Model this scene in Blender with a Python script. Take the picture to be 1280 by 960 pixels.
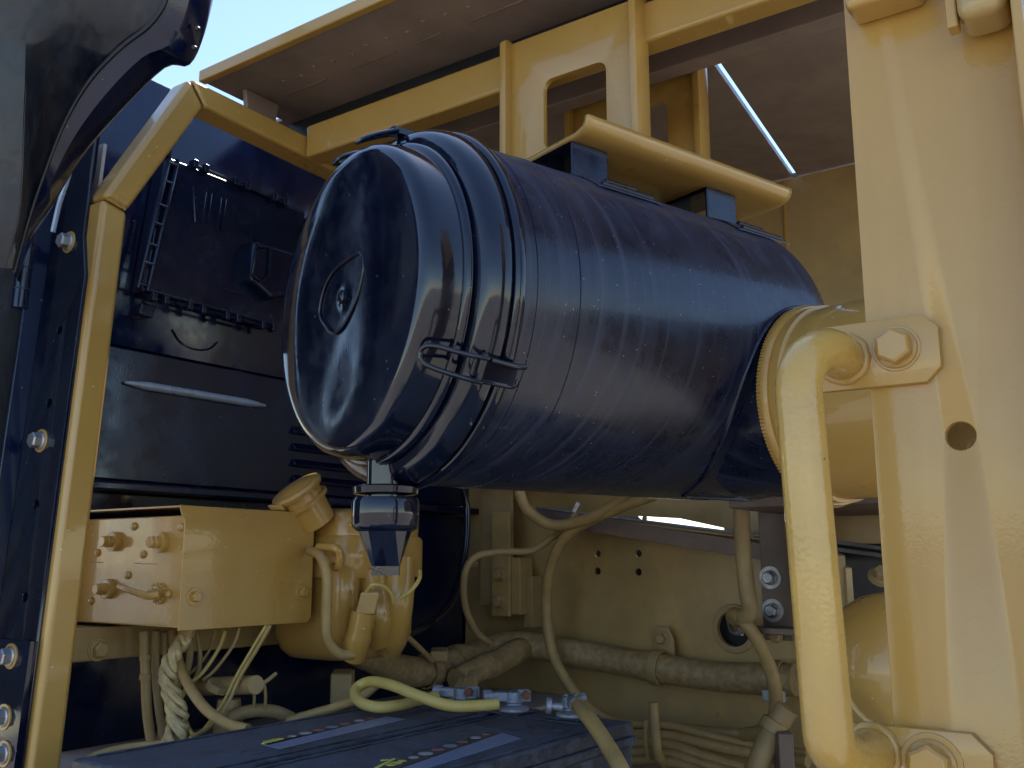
import bpy, bmesh, math, random
from mathutils import Vector, Matrix
random.seed(7)
R = math.radians
scene = bpy.context.scene
COL = scene.collection
for o in list(bpy.data.objects): bpy.data.objects.remove(o)

# ------------------------------------------------------------------ camera, sky, sun, exposure
CAM = Vector((0, 0, 1.5)); AZ = R(35); PT = R(10.5); FPX = 1200.0
FW = Vector((math.cos(PT)*math.cos(AZ), math.cos(PT)*math.sin(AZ), math.sin(PT)))
RT = Vector((math.sin(AZ), -math.cos(AZ), 0)); UP = RT.cross(FW)
cd = bpy.data.cameras.new('camera'); cam = bpy.data.objects.new('camera', cd); COL.objects.link(cam)
cd.sensor_width = 36; cd.lens = 36*FPX/1280; cd.clip_start = .02; cd.clip_end = 3000
m = Matrix((RT, UP, -FW)).transposed().to_4x4(); m.translation = CAM; cam.matrix_world = m
scene.camera = cam
SUN_EL, SUN_AZ = R(58), R(75)
w = bpy.data.worlds.new('World'); scene.world = w; w.use_nodes = True
nt = w.node_tree; bg = nt.nodes['Background']
sk = nt.nodes.new('ShaderNodeTexSky'); sk.sky_type = 'NISHITA'; sk.sun_disc = False
sk.sun_elevation = SUN_EL; sk.sun_rotation = SUN_AZ; sk.air_density = 1.0; sk.dust_density = .2; sk.ozone_density = 1.5
nt.links.new(sk.outputs[0], bg.inputs[0]); bg.inputs[1].default_value = .15
sd = bpy.data.lights.new('sun', 'SUN'); so = bpy.data.objects.new('sun', sd); COL.objects.link(so)
sd.energy = 5.0; sd.angle = R(.5); sd.color = (1, .95, .86)
tosun = Vector((math.sin(SUN_AZ)*math.cos(SUN_EL), math.cos(SUN_AZ)*math.cos(SUN_EL), math.sin(SUN_EL)))
so.rotation_euler = tosun.to_track_quat('Z', 'Y').to_euler(); so.location = (3, 3, 6)
vs = scene.view_settings; vs.view_transform = 'Standard'; vs.look = 'None'; vs.gamma = 1; vs.use_curve_mapping = False
vs.exposure = 1.0
scene.render.engine = 'CYCLES'
scene.cycles.use_denoising = True
scene.cycles.max_bounces = 6; scene.cycles.diffuse_bounces = 4; scene.cycles.glossy_bounces = 3
scene.cycles.caustics_reflective = False; scene.cycles.caustics_refractive = False
scene.cycles.use_adaptive_sampling = True; scene.cycles.adaptive_threshold = .02

# ------------------------------------------------------------------ survey helpers: sight lines met with real planes
def ray(x, y): return FW + RT*((x-640)/FPX) - UP*((y-480)/FPX)
def on(ax, x, y, v):
    r = ray(x, y); return CAM + r*((v-CAM[ax])/r[ax])
def oX(x, y, v): return on(0, x, y, v)
def oY(x, y, v): return on(1, x, y, v)
def oZ(x, y, v): return on(2, x, y, v)
def P(x, y, d): return CAM + ray(x, y)*d
V = Vector
EX, EY, EZ = V((1, 0, 0)), V((0, 1, 0)), V((0, 0, 1))

# ------------------------------------------------------------------ materials
MATS = {}
def mat(name, col, rough=.4, metal=0., coat=0., var=.12, vscale=7., bump=.05, bscale=260., dust=None, specks=None, rvar=.08, updust=None, spec=.5, streak=None, chips=None):
    mt = bpy.data.materials.new(name); mt.use_nodes = True; MATS[name] = mt
    t = mt.node_tree; N = t.nodes; K = t.links; b = N['Principled BSDF']
    def nn(k): return N.new(k)
    tc = nn('ShaderNodeTexCoord')
    def noise(scale, detail=3, rg=.55, src=None):
        n = nn('ShaderNodeTexNoise'); n.inputs['Scale'].default_value = scale; n.inputs['Detail'].default_value = detail
        n.inputs['Roughness'].default_value = rg; K.new(src or tc.outputs['Object'], n.inputs['Vector']); return n.outputs['Fac']
    def ramp(f, a, c, va=0., vb=1.):
        r = nn('ShaderNodeMapRange'); r.inputs[1].default_value = a; r.inputs[2].default_value = c; r.inputs[3].default_value = va; r.inputs[4].default_value = vb
        K.new(f, r.inputs[0]); return r.outputs[0]
    def mix(f, a, c):
        x = nn('ShaderNodeMix'); x.data_type = 'RGBA'
        if hasattr(f, 'links'): K.new(f, x.inputs[0])
        else: x.inputs[0].default_value = f
        for s, i in ((a, 6), (c, 7)):
            if hasattr(s, 'links'): K.new(s, x.inputs[i])
            else: x.inputs[i].default_value = (*s, 1)
        return x.outputs[2]
    f = ramp(noise(vscale, 3, .6), .3, .7)
    c = mix(f, [v*(1-var) for v in col], [min(1, v*(1+var)) for v in col])
    rsock = ramp(noise(vscale*3.1, 2, .65), .3, .7, max(.02, rough-rvar), rough+rvar)
    def rmix(f, v):
        nonlocal rsock
        x = nn('ShaderNodeMix'); K.new(f, x.inputs[0]); K.new(rsock, x.inputs[2]); x.inputs[3].default_value = v; rsock = x.outputs[0]
    if streak:
        sc_, cl, am, vec, *rot_ = streak
        mp = nn('ShaderNodeMapping'); mp.inputs['Scale'].default_value = vec; mp.inputs['Rotation'].default_value = (0, 0, rot_[0] if rot_ else 0); K.new(tc.outputs['Object'], mp.inputs[0])
        g = ramp(noise(sc_, 5, .6, mp.outputs[0]), .5, .8, 0, am); c = mix(g, c, cl); rmix(g, .6)
    if dust:
        dc, am, ds = dust
        g = ramp(noise(ds, 5, .7), .45, .75, 0, am); c = mix(g, c, dc); rmix(g, .75)
    if updust:
        dc, am = updust
        ge = nn('ShaderNodeNewGeometry'); sx = nn('ShaderNodeSeparateXYZ'); K.new(ge.outputs['Normal'], sx.inputs[0])
        g = ramp(sx.outputs[2], .3, .95, 0, am)
        mu = nn('ShaderNodeMath'); mu.operation = 'MULTIPLY'; K.new(g, mu.inputs[0]); K.new(ramp(noise(22, 5, .75), .3, .62, .25, 1), mu.inputs[1])
        c = mix(mu.outputs[0], c, dc); rmix(mu.outputs[0], .8)
    if specks:
        pc, th, ps = specks
        v = nn('ShaderNodeTexVoronoi'); v.inputs['Scale'].default_value = ps; K.new(tc.outputs['Object'], v.inputs['Vector'])
        k = nn('ShaderNodeMath'); k.operation = 'MULTIPLY'
        sep = nn('ShaderNodeSeparateColor'); K.new(v.outputs['Color'], sep.inputs[0])
        K.new(ramp(v.outputs['Distance'], th*.6, th, 1, 0), k.inputs[0]); K.new(ramp(sep.outputs[0], .86, .87), k.inputs[1])
        c = mix(k.outputs[0], c, pc); rmix(k.outputs[0], .8)
    if chips:
        cc, lo = chips
        g = ramp(noise(34, 4, .7), lo, lo+.02); c = mix(g, c, cc); rmix(g, .55)
    K.new(c, b.inputs['Base Color']); K.new(rsock, b.inputs['Roughness'])
    b.inputs['Metallic'].default_value = metal; b.inputs['Coat Weight'].default_value = coat; b.inputs['Coat Roughness'].default_value = .05; b.inputs['Coat IOR'].default_value = 1.5
    b.inputs['Specular IOR Level'].default_value = spec
    if bump:
        bp = nn('ShaderNodeBump'); bp.inputs['Strength'].default_value = bump; bp.inputs['Distance'].default_value = .002
        K.new(noise(bscale, 1), bp.inputs['Height']); K.new(bp.outputs[0], b.inputs['Normal'])
        if coat: K.new(bp.outputs[0], b.inputs['Coat Normal'])
    return mt
YEL = (.47, .275, .066)
mat('yellow', YEL, .32, coat=.7, dust=((.41, .245, .06), .5, 3.5), var=.06, bump=.03, bscale=160, specks=((.75, .62, .42), .12, 70))
mat('yellow_column', YEL, .32, coat=.7, var=.05, vscale=3, dust=((.41, .245, .06), .5, 5), streak=(5, (.40, .235, .06), .45, (9, 9, .4)), chips=((.22, .14, .07), .80), bump=.05, bscale=380, specks=((.85, .75, .55), .13, 90), rvar=.05)
mat('yellow_dirty', (.47, .32, .125), .36, coat=.4, var=.18, bump=.2, dust=((.34, .255, .14), .5, 5))
mat('yellow_rail', (.51, .315, .075), .28, coat=.6, var=.12, vscale=16, bump=.12, streak=(6, (.50, .30, .10), .8, (9, 9, .8)), chips=((.12, .10, .09), .74))
mat('yellow_dull', (.40, .28, .125), .5, var=.2, bump=.3, dust=((.27, .20, .12), .7, 9))
mat('loom', (.36, .25, .115), .5, var=.3, vscale=60, bump=.6, bscale=140, dust=((.24, .17, .08), .7, 40))
mat('cable_tan', (.40, .27, .10), .42, var=.15, vscale=25, bump=.15, dust=((.30, .22, .12), .6, 18))
mat('cable_yellow', (.55, .42, .12), .45, var=.12, vscale=30, bump=.2, dust=((.45, .37, .17), .6, 30))
mat('black_gloss', (.003, .005, .016), .07, coat=.3, var=.3, bump=.015, specks=((.25, .26, .30), .09, 110), dust=((.03, .035, .055), .22, 20), rvar=.03)
mat('black_can', (.003, .006, .022), .27, coat=.12, var=.3, bump=.03, specks=((.50, .53, .6), .12, 170), dust=((.025, .033, .065), .35, 26), updust=((.06, .078, .14), .75), streak=(4, (.055, .066, .115), .6, (22, .45, .45), R(18)), rvar=.05)  # settled top dust, with bluish sky light mixed into its colour
mat('black_panel', (.003, .008, .036), .13, coat=.1, var=.4, bump=.03, dust=((.010, .016, .04), .35, 7), specks=((.2, .22, .26), .07, 50))
mat('black_hood', (.004, .006, .014), .34, coat=.15, var=.5, bump=.25, bscale=45, dust=((.03, .033, .045), .6, 10), streak=(9, (.05, .052, .06), .6, (6, 6, .5)))
mat('black_plastic', (.004, .008, .030), .18, var=.3, bump=.04, dust=((.02, .026, .05), .2, 26))
mat('black_rubber', (.012, .014, .02), .45, var=.3, bump=.15, dust=((.06, .06, .07), .4, 30))
mat('battery', (.010, .014, .026), .4, var=.4, bump=.5, bscale=220, dust=((.06, .07, .10), .6, 45), updust=((.085, .098, .132), 1.), streak=(30, (.17, .2, .26), .6, (1, 2.5, 1)))
mat('label_blue', (.19, .245, .38), .4, var=.12, vscale=40, bump=.1, dust=((.2, .23, .32), .6, 40))
mat('label_yellow', (.75, .68, .12), .45, var=.1, dust=((.2, .2, .15), .9, 90))
mat('label_red', (.30, .11, .10), .45, dust=((.3, .25, .25), .9, 90))
mat('label_white', (.36, .38, .42), .45, dust=((.3, .3, .32), .9, 90))
mat('label_dark', (.05, .045, .05), .5, dust=((.14, .13, .13), .7, 60))
mat('steel', (.42, .43, .45), .38, metal=.85, var=.2, bump=.3, bscale=400, dust=((.20, .17, .14), .6, 60))
mat('lead', (.30, .33, .40), .5, metal=.55, var=.25, bump=.5, bscale=250, dust=((.35, .38, .46), .7, 50))
mat('rust', (.24, .09, .05), .7, metal=.2, var=.4, bump=.6, bscale=250)
mat('seal_rubber', (.006, .007, .010), .8, var=.3, bump=.4, bscale=90, spec=.15)
mat('bright_metal', (.36, .46, .62), .3, metal=.3, var=.2, bump=.2, bscale=60, dust=((.2, .28, .42), .6, 12))
mat('roof_paint', (.27, .205, .175), .38, var=.12, coat=.1, bump=.12, dust=((.15, .11, .09), .6, 5))
mat('primer', (.17, .12, .095), .45, var=.2, bump=.2)
mat('floor_paint', (.46, .43, .42), .45, var=.1, bump=.15, dust=((.36, .30, .24), .5, 9))
mat('ground', (.26, .24, .21), .9, var=.25, vscale=.6, bump=.5, bscale=14)
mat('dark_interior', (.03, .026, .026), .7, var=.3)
mat('braid', (.58, .45, .22), .5, metal=.1, var=.3, vscale=60, bump=.6, bscale=200)

# ------------------------------------------------------------------ mesh builder
def wloc(o):
    v = V((0, 0, 0))
    while o: v = v + o.location; o = o.parent
    return v
class MB:
    def __init__(s): s.v = []; s.f = []
    def add(s, vs, fs):
        n = len(s.v); s.v += [V(p) for p in vs]; s.f += [tuple(i+n for i in f) for f in fs]; return s
    def box(s, lo, hi):
        x0, y0, z0 = lo; x1, y1, z1 = hi
        return s.add([(x0,y0,z0),(x1,y0,z0),(x1,y1,z0),(x0,y1,z0),(x0,y0,z1),(x1,y0,z1),(x1,y1,z1),(x0,y1,z1)],
                     [(0,3,2,1),(4,5,6,7),(0,1,5,4),(1,2,6,5),(2,3,7,6),(3,0,4,7)])
    def obox(s, c, ex, ey, ez):   # half-vectors
        c = V(c); vs = [c+a*ex+b*ey+d*ez for d in (-1,1) for a, b in ((-1,-1),(1,-1),(1,1),(-1,1))]
        return s.add(vs, [(0,3,2,1),(4,5,6,7),(0,1,5,4),(1,2,6,5),(2,3,7,6),(3,0,4,7)])
    def bar(s, a, b, wv, hv):     # bar from a to b, half width and height vectors
        a, b = V(a), V(b)
        vs = [p+i*wv+j*hv for p in (a, b) for i, j in ((-1,-1),(1,-1),(1,1),(-1,1))]
        return s.add(vs, [(0,3,2,1),(4,5,6,7),(0,1,5,4),(1,2,6,5),(2,3,7,6),(3,0,4,7)])
    def prism(s, pts, vec):
        pts = [V(p) for p in pts]; n = len(pts); vec = V(vec)
        fs = [tuple(range(n)), tuple(range(2*n-1, n-1, -1))] + [(i, i+n, (i+1) % n+n, (i+1) % n) for i in range(n)]
        return s.add(pts+[p+vec for p in pts], fs)
    def lathe(s, o, ax, prof, n=32, wob=None):
        o = V(o); ax = V(ax).normalized(); a = ax.orthogonal().normalized()
        if abs(ax.dot(EZ)) < .9: a = ax.cross(EZ).normalized()
        b = a.cross(ax)*-1; vs = []; fs = []; rings = []
        for (t, r) in prof:
            if r < 1e-6: rings.append([len(vs)]); vs.append(o+ax*t)
            else:
                ring = []
                for k in range(n):
                    q = 2*math.pi*k/n; d = a*math.cos(q)+b*math.sin(q); p = o+ax*t+d*r
                    if wob: p = p+ax*wob(t, r, q)
                    ring.append(len(vs)); vs.append(p)
                rings.append(ring)
        for A, B in zip(rings, rings[1:]):
            if len(A) == 1 and len(B) == 1: continue
            for k in range(n):
                k2 = (k+1) % n
                if len(A) == 1: fs.append((A[0], B[k2], B[k]))
                elif len(B) == 1: fs.append((A[k], A[k2], B[0]))
                else: fs.append((A[k], A[k2], B[k2], B[k]))
        return s.add(vs, fs)
    def tube(s, path, r, n=12, caps=True, flat=1.0):
        path = [V(p) for p in path]; L = len(path)
        rs = r if isinstance(r, (list, tuple)) else [r]*L
        vs = []; fs = []; T = []
        for i in range(L):
            T.append((path[min(i+1, L-1)]-path[max(i-1, 0)]).normalized())
        a = T[0].orthogonal().normalized() if abs(T[0].dot(EZ)) > .9 else T[0].cross(EZ).normalized()
        for i in range(L):
            a = (a-T[i]*a.dot(T[i])).normalized(); b = T[i].cross(a)
            for k in range(n):
                q = 2*math.pi*k/n; vs.append(path[i]+a*(math.cos(q)*rs[i])+b*(math.sin(q)*rs[i]*flat))
        for i in range(L-1):
            for k in range(n):
                k2 = (k+1) % n; fs.append((i*n+k, i*n+k2, (i+1)*n+k2, (i+1)*n+k))
        if caps: fs += [tuple(range(n-1, -1, -1)), tuple(range((L-1)*n, L*n))]
        return s.add(vs, fs)
    def grid(s, rows, thick=0., nrm=None):
        nr, nc = len(rows), len(rows[0]); vs = [V(p) for r in rows for p in r]
        fs = [(i*nc+j, i*nc+j+1, (i+1)*nc+j+1, (i+1)*nc+j) for i in range(nr-1) for j in range(nc-1)]
        if thick:
            n0 = len(vs); off = V(nrm)*thick
            vs += [p+off for p in vs]; fs2 = [tuple(i+n0 for i in reversed(f)) for f in fs]
            bd = [i for i in range(nc)] + [i*nc+nc-1 for i in range(1, nr)] + [(nr-1)*nc+j for j in range(nc-2, -1, -1)] + [i*nc for i in range(nr-2, 0, -1)]
            sd_ = [(bd[(k+1) % len(bd)], bd[k], bd[k]+n0, bd[(k+1) % len(bd)]+n0) for k in range(len(bd))]
            fs += fs2+sd_
        return s.add(vs, fs)
    def plate(s, outer, holes, th, o, ex, ey, bev=0.):   # flat plate with real holes
        cu = bpy.data.curves.new('tmp', 'CURVE'); cu.dimensions = '2D'; cu.fill_mode = 'BOTH'; cu.extrude = th/2; cu.bevel_depth = bev; cu.bevel_resolution = 1
        for loop in [outer]+holes:
            sp = cu.splines.new('POLY'); sp.points.add(len(loop)-1); sp.use_cyclic_u = True
            for p, q in zip(sp.points, loop): p.co = (q[0], q[1], 0, 1)
        ob = bpy.data.objects.new('tmp', cu); COL.objects.link(ob)
        me = ob.to_mesh(); ez = ex.cross(ey)
        vs = [V(o)+ex*p.co.x+ey*p.co.y+ez*p.co.z for p in me.vertices]; fs = [tuple(f.vertices) for f in me.polygons]
        ob.to_mesh_clear(); bpy.data.objects.remove(ob); bpy.data.curves.remove(cu)
        return s.add(vs, fs)
    def build(s, name, mt, parent=None, bevel=0., seg=2, ang=35, sub=0, **props):
        me = bpy.data.meshes.new(name)
        lo = V([min(p[i] for p in s.v) for i in range(3)]); hi = V([max(p[i] for p in s.v) for i in range(3)])
        c = (lo+hi)/2; c.z = lo.z
        me.from_pydata([tuple(p-c) for p in s.v], [], s.f)
        bm = bmesh.new(); bm.from_mesh(me); bmesh.ops.remove_doubles(bm, verts=bm.verts, dist=1e-6); bmesh.ops.recalc_face_normals(bm, faces=bm.faces); bm.to_mesh(me); bm.free()
        me.materials.append(MATS[mt])
        for p in me.polygons: p.use_smooth = True
        me.set_sharp_from_angle(angle=R(ang))
        o = bpy.data.objects.new(name, me); COL.objects.link(o)
        o.location = c - (wloc(parent) if parent else V((0, 0, 0))); o.parent = parent
        if bevel:
            bv = o.modifiers.new('bevel', 'BEVEL'); bv.width = bevel; bv.segments = seg; bv.limit_method = 'ANGLE'; bv.angle_limit = R(40); bv.harden_normals = True
        if sub:
            sb = o.modifiers.new('sub', 'SUBSURF'); sb.levels = sub; sb.render_levels = sub
        for k, v in props.items(): o[k] = v
        return o
def thing(name, label, cat, loc, group=None):
    o = bpy.data.objects.new(name, None); COL.objects.link(o); o.location = loc; o.empty_display_size = .05
    o['label'] = label; o['category'] = cat
    if group: o['group'] = group
    return o
def circle(cx, cy, r, n=24): return [(cx+r*math.cos(2*math.pi*k/n), cy+r*math.sin(2*math.pi*k/n)) for k in range(n)]
def rrect(x0, y0, x1, y1, r, n=5):
    pts = []
    for cx, cy, a in ((x1-r, y1-r, 0), (x0+r, y1-r, 90), (x0+r, y0+r, 180), (x1-r, y0+r, 270)):
        pts += [(cx+r*math.cos(R(a+90*k/n)), cy+r*math.sin(R(a+90*k/n))) for k in range(n+1)]
    return pts
def smooth(pts, n=8):
    pts = [V(p) for p in pts]; q = [pts[0]*2-pts[1]]+pts+[pts[-1]*2-pts[-2]]; out = []
    for i in range(1, len(q)-2):
        a, b, c, d = q[i-1:i+3]
        for k in range(n):
            t = k/n; out.append(.5*((2*b)+(c-a)*t+(2*a-5*b+4*c-d)*t*t+(3*b-a-3*c+d)*t**3))
    out.append(pts[-1]); return out
def bolt(parent, c, nrm, af, hh, mt='yellow', washer=None, wm=None, rot=0., flange=True, name='bolt'):
    c = V(c); n = V(nrm).normalized(); a = n.orthogonal().normalized(); a = Matrix.Rotation(rot, 3, n) @ a; b = n.cross(a)
    wt = 0.
    if washer: wt = .0025
    rr = af/math.sqrt(3); k = MB()
    base = c+n*wt
    if flange: k.lathe(base, n, [(-.001, 0), (-.001, rr*1.14), (.0015, rr*1.14), (.003, rr*.98), (.003, 0)], 24); 
    lv = []
    for t, s_ in ((.0, 1), (hh*.84, 1), (hh, .84)):
        lv.append([base+n*(t+(.002 if flange else 0))+(a*math.cos(q*math.pi/3)+b*math.sin(q*math.pi/3))*rr*s_ for q in range(6)])
    vs = [p for l in lv for p in l]+[base+n*(hh*1.0+(.002 if flange else 0))]
    fs = [(i*6+q, i*6+(q+1) % 6, i*6+6+(q+1) % 6, i*6+6+q) for i in range(2) for q in range(6)]+[(12+q, 12+(q+1) % 6, 18) for q in range(6)]
    k.add(vs, fs)
    o = k.build(name, mt, parent, bevel=af*.03, ang=25)
    if washer:
        MB().lathe(c, n, [(-.001, af*.3), (-.001, washer), (wt, washer), (wt, af*.3)], 28).build('washer', wm or mt, o if (parent and not parent.parent) else parent, bevel=.0006)
    return o
def tag(o, label, cat, group=None):
    o['label'] = label; o['category'] = cat
    if group: o['group'] = group
    return o
def cable(name, path, r, mt, label, cat='cable', n=12, sm=8, group=None):
    return tag(MB().tube(smooth(path, sm), r, n).build(name, mt, ang=60), label, cat, group)

# ================================================================== SETTING
MB().add([(-300,-300,0),(300,-300,0),(300,300,0),(-300,300,0)], [(0,1,2,3)]).build('ground', 'ground', kind='structure')
MB().box((.55, .2, 1.02), (2.19, 1.71, 1.03)).build('battery_floor', 'floor_paint', kind='structure', bevel=.002)
MB().box((.86, 1.30, 1.155), (2.19, 1.705, 1.165)).build('floor', 'floor_paint', kind='structure', bevel=.003)

# ---- roof deck with light slit
deck = thing('roof_deck', 'brown painted roof deck seen from below with a bright slit in it', 'roof', (1.6, .5, 2.42))
slit = [(1.535, .628), (2.206, .694), (2.206, .707), (1.535, .641)]
MB().plate([(1.085, -.05), (2.8, -.05), (2.8, 1.74), (1.78, 1.74), (1.78, 1.49), (1.085, 1.49)], [slit, circle(1.848, .782, .010, 20)], .012, (0, 0, 2.428), EX, EY).build('deck_sheet', 'roof_paint', deck)
MB().box((1.38, 1.495, 2.495), (1.80, 1.74, 2.503)).build('sun_blocker', 'roof_paint', deck)  # hidden cover, added to keep the sun off the rear panel
MB().box((1.066, -.05, 2.418), (1.083, 1.492, 2.442)).build('edge_strip', 'yellow', deck, bevel=.003)
for a, b in ((0, .13), (.2, .33), (.38, .45), (.52, .68), (.72, .86)):
    MB().tube([V((1.205, 1.40-a*.9, 2.4215)), V((1.205, 1.40-b*.9, 2.4215))], .0022, 6).build('weld_bead', 'primer', deck)
for k in range(16):
    MB().lathe((1.165+.006*math.sin(k*2.1), 1.36-.045*k, 2.4222), -EZ, [(0, .005), (.0012, .0045), (.0022, .002), (.0024, 0)], 10).build('plug_weld', 'roof_paint', deck)
MB().box((1.300, -.05, 2.373), (1.318, 1.49, 2.4215)).build('seal_strip', 'black_rubber', deck)
MB().prism([(1.15, 1.452, 2.354), (1.215, 1.452, 2.354), (1.225, 1.452, 2.421), (1.14, 1.452, 2.421)], (0, -.012, 0)).build('gusset', 'roof_paint', deck, bevel=.002)
MB().box((1.226, 1.43, 2.356), (1.298, 1.47, 2.3715)).build('stop_block', 'yellow', deck, bevel=.003)

# ---- left frame of square tube
fr = thing('tube_frame', 'yellow square tube frame with bent upper corner beside the black panel', 'frame', (.8, 1.41, .9))
def pz(l, y=1.39): return [(x, y, z) for x, z in l]
MB().prism(pz([(.773, .9), (.825, .9), (.876, 2.071), (.829, 2.082)]), (0, .055, 0)).build('post', 'yellow', fr, bevel=.010, seg=4)
MB().prism(pz([(.829, 2.084), (.876, 2.0735), (1.011, 2.314), (.977, 2.357)]), (0, .055, 0)).build('brace', 'yellow', fr, bevel=.010, seg=4)
MB().prism(pz([(1.0135, 2.314), (1.62, 2.296), (1.62, 2.350), (.981, 2.357)]), (0, .055, 0)).build('rail', 'yellow', fr, bevel=.007, seg=3)
for a, b in (((.829, 2.083), (.876, 2.072)), ((.978, 2.357), (1.012, 2.315))):
    pts = [V((a[0], 1.3895, a[1])).lerp(V((b[0], 1.3895, b[1])), t/8)+V((random.uniform(-1, 1)*.0012, 0, random.uniform(-1, 1)*.0012)) for t in range(9)]
    MB().tube(pts[1:-1], .0024, 8).build('weld_bead', 'yellow', fr)

# ---- upper cross beam
bm_ = thing('cross_beam', 'long yellow beam under the roof deck ending at the tube frame', 'beam', (1.28, .5, 2.30))
MB().box((1.253, -.05, 2.303), (1.30, 1.388, 2.3715)).build('beam_tube', 'yellow', bm_, bevel=.006, seg=3)
b2 = MB().box((1.46, -.05, 2.368), (1.50, 1.40, 2.4195)).build('inner_beam', 'roof_paint', bevel=.004); tag(b2, 'dark brown beam under the deck behind the windowed bracket', 'beam')

# ---- window brackets
def wbracket(X, ya, yb, z0, z1, oa, ob, oz0, oz1, ztop, label, name='support_bracket'):
    t = thing(name, label, 'bracket', (X, (ya+yb)/2, z0))
    MB().plate([(ya+.012, z0), (yb-.012, z0), (yb-.012, z1), (ya+.012, z1)], [rrect(oa, oz0, ob, oz1, .018)], .009, (X, 0, 0), EY, EZ, .0012).build('web', 'yellow', t)
    MB().plate(rrect(X-.022, z0, X+.02, z1+.004, .008), [], .010, (0, yb-.006, 0), EX, EZ, .001).build('flange', 'yellow', t)
    MB().plate(rrect(X-.022, z0, X+.02, ztop, .004), [], .010, (0, ya+.006, 0), EX, EZ, .001).build('flange', 'yellow', t)
    return t
wbracket(1.243, .622, .880, 2.113, 2.371, .684, .804, 2.16, 2.286, 2.4165, 'yellow bracket with a rounded window standing on the curved mounting plate')
wbracket(1.53, .645, .93, 2.113, 2.415, .715, .86, 2.16, 2.345, 2.4165, 'shaded yellow windowed bracket standing behind the front one', 'rear_bracket')

# ================================================================== BACK PANEL (black)
bp_ = thing('rear_partition', 'glossy black rear panel with pressed grip strip and louvres', 'partition', (1.5, 1.70, 1.0))
MB().plate([(.83, 1.922), (2.26, 1.922), (2.26, 2.415), (1.77, 2.415), (1.76, 2.50), (.83, 2.50)], [], .012, (0, 1.706, 0), EX, EZ, .001).build('upper_sheet', 'black_panel', bp_, bevel=.003)
MB().box((.98, 1.692, 1.655), (2.26, 1.712, 1.917)).build('middle_sheet', 'black_panel', bp_, bevel=.004, seg=3)
MB().box((.98, 1.655, 1.632), (2.26, 1.712, 1.650)).build('ledge', 'black_panel', bp_, bevel=.005, seg=3)
MB().box((.98, 1.706, 1.02), (2.26, 1.716, 1.630)).build('lower_sheet', 'black_panel', bp_)
MB().box((.98, 1.722, 1.02), (2.26, 1.730, 2.41)).build('backing_sheet', 'black_panel', bp_)
a, b = oY(157, 478, 1.686), oY(331, 507, 1.686)
pts = [a.lerp(b, t/14) for t in range(15)]
rs = [.0125*min(1, .35+1.6*math.sin(math.pi*t/14)) for t in range(15)]
MB().tube(pts, rs, 12, flat=.7).build('grip_strip', 'bright_metal', bp_, ang=60)
for k, y in enumerate((538, 559, 579, 599)):
    q = oY(366, y, 1.688); MB().prism([(q.x, 1.691, q.z-.008), (q.x, 1.676, q.z-.006), (q.x, 1.691, q.z+.012)], (.3, 0, 0)).build('louvre', 'black_panel', bp_, bevel=.002)
q0 = oY(130, 745, 1.70)
ar = [oY(*p, 1.697) for p in ((215, 412), (226, 428), (245, 437), (262, 436), (272, 428))]
MB().tube(smooth(ar, 5), .002, 8).build('drain_rim', 'black_panel', bp_)

# ---- black cover box on the panel
fb = thing('cover_box', 'black plastic cover box with clips and a square grip on the rear panel', 'cover', (1.3, 1.68, 2.03))
def fbp(x, y, Y=1.655): return oY(x, y, Y)
c4 = [(208, 194), (384, 264), (349, 410), (178, 364)]
mid = [fbp(*p) for p in c4]
MB().prism(mid, (0, .043, 0)).build('cover_face', 'black_plastic', fb, bevel=.008, seg=3)
lad0, lad1 = [(212, 196), (172, 360)], [(222, 200), (184, 364)]
for l in (lad0, lad1):
    MB().tube([fbp(*l[0], 1.648), fbp(*l[1], 1.648)], .005, 8).build('side_rail', 'black_plastic', fb)
for t in (.04, .18, .36, .5, .66, .8, .96):
    A = fbp(*[lad0[0][i]+(lad0[1][i]-lad0[0][i])*t for i in (0, 1)], 1.646); B = fbp(*[lad1[0][i]+(lad1[1][i]-lad1[0][i])*t for i in (0, 1)], 1.646)
    MB().tube([A, B], .0035, 8).build('rung', 'black_plastic', fb)
def lerp2(a, b, t): return (a[0]+(b[0]-a[0])*t, a[1]+(b[1]-a[1])*t)
for (a, b, ts) in (((205, 190), (375, 262), (.02, .22, .3, .52, .6, .8, .88)), ((186, 370), (352, 413), (.03, .12, .3, .4, .58, .66, .85, .93))):
    MB().tube([fbp(*lerp2(a, b, .2), 1.65), fbp(*lerp2(a, b, .9), 1.65)], .004, 8).build('rim_rail', 'black_plastic', fb)
    for t in ts:
        c = fbp(*lerp2(a, b, t), 1.65); MB().obox(c, EX*.006, EY*.010, EZ*.009).build('clip', 'black_plastic', fb, bevel=.002)
for pl in (((241, 232), (243, 278)), ((257, 240), (252, 278)), ((264, 242), (259, 280)), ((276, 247), (271, 286)), ((282, 249), (277, 288))):
    MB().tube([fbp(*pl[0], 1.654), fbp(*pl[1], 1.654)], .0025, 8).build('raised_rib', 'black_plastic', fb)
lp = [fbp(*p, 1.6545) for p in ((316, 282), (306, 364), (298, 366), (270, 358))]
MB().tube(lp, .0015, 6).build('raised_rib', 'black_plastic', fb)
g4 = [fbp(*p, 1.625) for p in ((318, 300), (378, 318), (372, 368), (340, 374), (314, 350))]
MB().prism(g4, (0, .05, 0)).build('grip', 'black_plastic', fb, bevel=.010, seg=3)
g5 = [fbp(*p, 1.620) for p in ((320, 308), (338, 310), (336, 344), (326, 352), (315, 344))]
MB().tube(g5+[g5[0]], .003, 8).build('grip_rim', 'black_plastic', fb)
MB().prism([fbp(*p, 1.66) for p in ((366, 272), (394, 272), (384, 312), (362, 306))], (0, .04, 0)).build('hinge_lug', 'black_plastic', fb, bevel=.004)
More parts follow.
